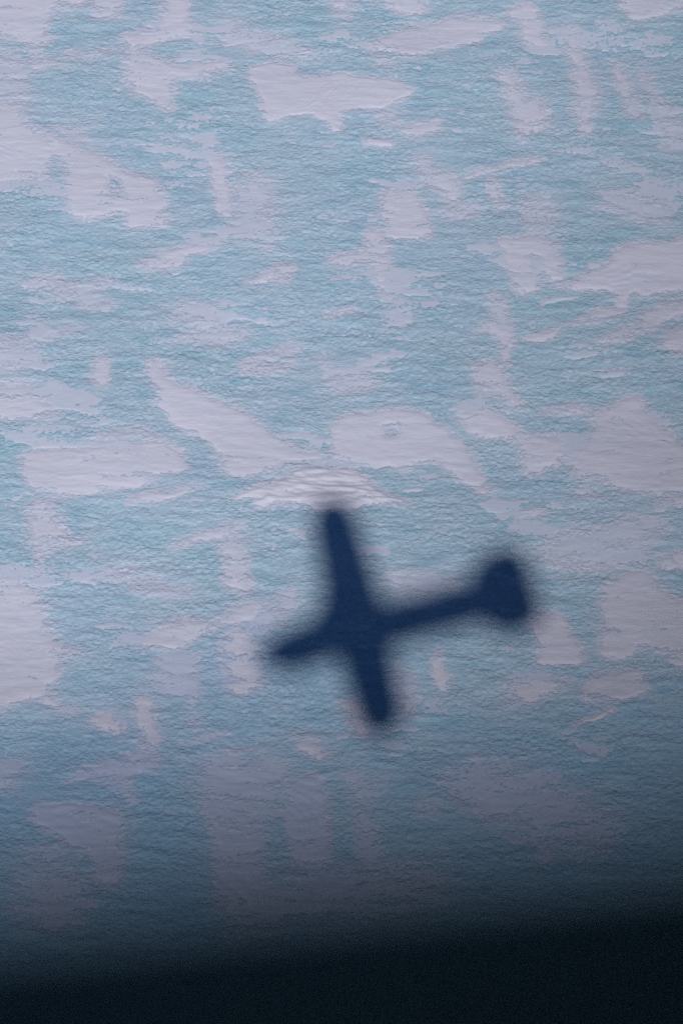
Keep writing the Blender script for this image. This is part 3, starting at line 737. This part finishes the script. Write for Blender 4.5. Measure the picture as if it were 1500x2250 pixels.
def wing_mesh(x_le, chord0, chord1, tip, z0, y0=0.0, thick=.12, vertical=False, sweep=0.0, dih=0.0, side=1, flare=0.0, rnd=.8):
    prof = []
    for k in range(13):
        t = k / 12
        th = thick * 5 * (.2969 * math.sqrt(t) - .126 * t - .3516 * t ** 2 + .2843 * t ** 3 - .1015 * t ** 4)
        prof.append((t, th))
    loop = [(t, th) for t, th in prof] + [(t, -th * .6) for t, th in prof[-2:0:-1]]
    vs, fs = [], []
    n = len(loop)
    rows = [(f, 1 if f < .9 else .8 if f < .99 else .4) for f in (0, .06, .12, .2, .3, .5, rnd, rnd + (1 - rnd) * .3, rnd + (1 - rnd) * .55, rnd + (1 - rnd) * .75, rnd + (1 - rnd) * .9, 1.0)]
    for f, sc in rows:
        fl = flare * max(0, 1 - f / .3) ** 2
        cb = (chord0 + (chord1 - chord0) * f) * math.sqrt(max(.06, 1 - (max(0, f - rnd) / (1 - rnd)) ** 2))
        ch = cb + fl                                           # the fillet grows forward from the leading edge
        for (t, th) in loop:
            x = x_le + sweep * f + (chord0 - cb) * .5 - fl + ch * t
            d = y0 + (tip - y0) * f
            if vertical:
                vs.append((x, th * ch * sc, z0 + d))
            else:
                vs.append((x, side * d, z0 + d * math.tan(dih) + th * ch * sc))
    for i in range(len(rows) - 1):
        for k in range(n):
            fs.append([i * n + k, i * n + (k + 1) % n, (i + 1) * n + (k + 1) % n, (i + 1) * n + k])
    fs.append(list(range(n)))
    fs.append([(len(rows) - 1) * n + k for k in range(n)])
    return vs, fs


def tube(p, q, r, n=10, flat=1.0):
    p, q = Vector(p), Vector(q)
    d = (q - p).normalized()
    u = d.orthogonal().normalized()
    if flat != 1.0:
        u = (Vector((1, 0, 0)) - d * d.x).normalized()
    w = d.cross(u)
    vs = [(b_ + u * r * math.cos(2 * math.pi * k / n) + w * r * flat * math.sin(2 * math.pi * k / n)) for b_ in (p, q) for k in range(n)]
    fs = [[k, (k + 1) % n, n + (k + 1) % n, n + k] for k in range(n)] + [list(range(n)), [n + k for k in range(n)]]
    return vs, fs


DIH = R(1.2)
for side in (1, -1):
    pmesh('wing', *wing_mesh(-1.08, 2.2, 1.65, 6.35, .76, 0.02, .12, False, 0, DIH, side, .9), M_PAINT, plane)
    pmesh('wing_strut', *tube((-.35, side * .68, -.35), (-.3, side * 2.7, .80), .06, 10, .4), M_PAINT, plane)
    pmesh('tailplane', *wing_mesh(4.3, 2.4, 2.2, 2.25, .20, .02, .1, False, .1, 0, side, 0, .52), M_PAINT, plane)
    leg = pmesh('wheel_leg', *tube((.35, side * .45, -.68), (.4, side * 1.2, -1.25), .05, 10, .5), M_PAINT, plane)
    pmesh('wheel', *tube((.4, side * 1.18, -1.3), (.4, side * 1.36, -1.3), .24, 20), M_SEAL, leg)
pmesh('tail_fin', *wing_mesh(3.85, 2.5, 1.7, 2.4, .2, .0, .1, True, .75, 0.0, 1, 1.8, .55), M_PAINT, plane)
leg = pmesh('nose_leg', *tube((-2.35, 0, -.5), (-2.45, 0, -1.2), .045), M_PAINT, plane)
pmesh('wheel', *tube((-2.45, -.08, -1.25), (-2.45, .08, -1.25), .2, 20), M_SEAL, leg)
cone_v, cone_f = [], []
for i, (x, r_) in enumerate([(-3.5, .27), (-3.64, .24), (-3.78, .15), (-3.88, .02)]):
    cone_v += [(x, r_ * math.cos(2 * math.pi * k / 20), -.12 + r_ * math.sin(2 * math.pi * k / 20)) for k in range(20)]
for i in range(3):
    cone_f += [[i * 20 + k, i * 20 + (k + 1) % 20, (i + 1) * 20 + (k + 1) % 20, (i + 1) * 20 + k] for k in range(20)]
prop = pmesh('propeller_spinner', cone_v, cone_f, M_METAL, plane)
for a in (35, 155, 275):
    ca, sa = math.cos(R(a)), math.sin(R(a))
    bvs = []
    for (r_, w_) in [(.1, .05), (.5, .09), (.85, .07), (1.0, .03)]:
        for (o1, o2) in ((-1, -.3), (1, .3)):
            for th_ in (-.012, .012):
                bvs.append((-3.58 + o2 * w_ + th_, r_ * ca - o1 * w_ * sa, -.12 + r_ * sa + o1 * w_ * ca))
    bfs = []
    for i in range(3):
        a4, b4 = i * 4, i * 4 + 4
        for (p_, q_) in ((0, 1), (1, 3), (3, 2), (2, 0)):
            bfs.append([a4 + p_, a4 + q_, b4 + q_, b4 + p_])
    bfs += [[0, 1, 3, 2], [12, 13, 15, 14]]
    pmesh('propeller_blade', bvs, bfs, M_SEAL, prop)


def glazing(x0, x1, z0, z1, side):
    vs, fs = [], []
    gx = np.linspace(x0, x1, 8)
    gz = np.linspace(z0, z1, 6)
    for x in gx:
        hw, hh, cz = [float(np.interp(x, sx, [s[k] for s in ST])) for k in (1, 2, 3)]
        for z in gz:
            zr = min(.98, abs((z - cz) / hh))
            vs.append((x, side * (hw * (1 - zr ** 3.2) ** (1 / 3.2) + .006), z))
    for i in range(7):
        for k in range(5):
            fs.append([i * 6 + k, i * 6 + k + 1, i * 6 + 7 + k, i * 6 + 6 + k])
    return vs, fs


for (x0, x1, side) in ((-1.05, -.15, -1), (0.0, .75, -1), (.9, 1.45, -1), (1.0, 1.5, 1)):
    pmesh('side_window', *glazing(x0, x1, .12, .48, side), M_GLASS, plane)
wv, wf = [], []
for i, t in enumerate(np.linspace(0, 1, 6)):
    x = -1.72 + .62 * t
    hw, hh, cz = [float(np.interp(x, sx, [s[k] for s in ST])) for k in (1, 2, 3)]
    for a in np.linspace(42, 138, 12):
        c, s = math.cos(R(a)), math.sin(R(a))
        wv.append((x - .01, (hw + .008) * math.copysign(abs(c) ** (2 / 3.2), c), cz + (hh + .008) * s ** (2 / 3.2)))
for i in range(5):
    for k in range(11):
        wf.append([i * 12 + k, i * 12 + k + 1, i * 12 + 13 + k, i * 12 + 12 + k])
pmesh('windshield', wv, wf, M_GLASS, plane)
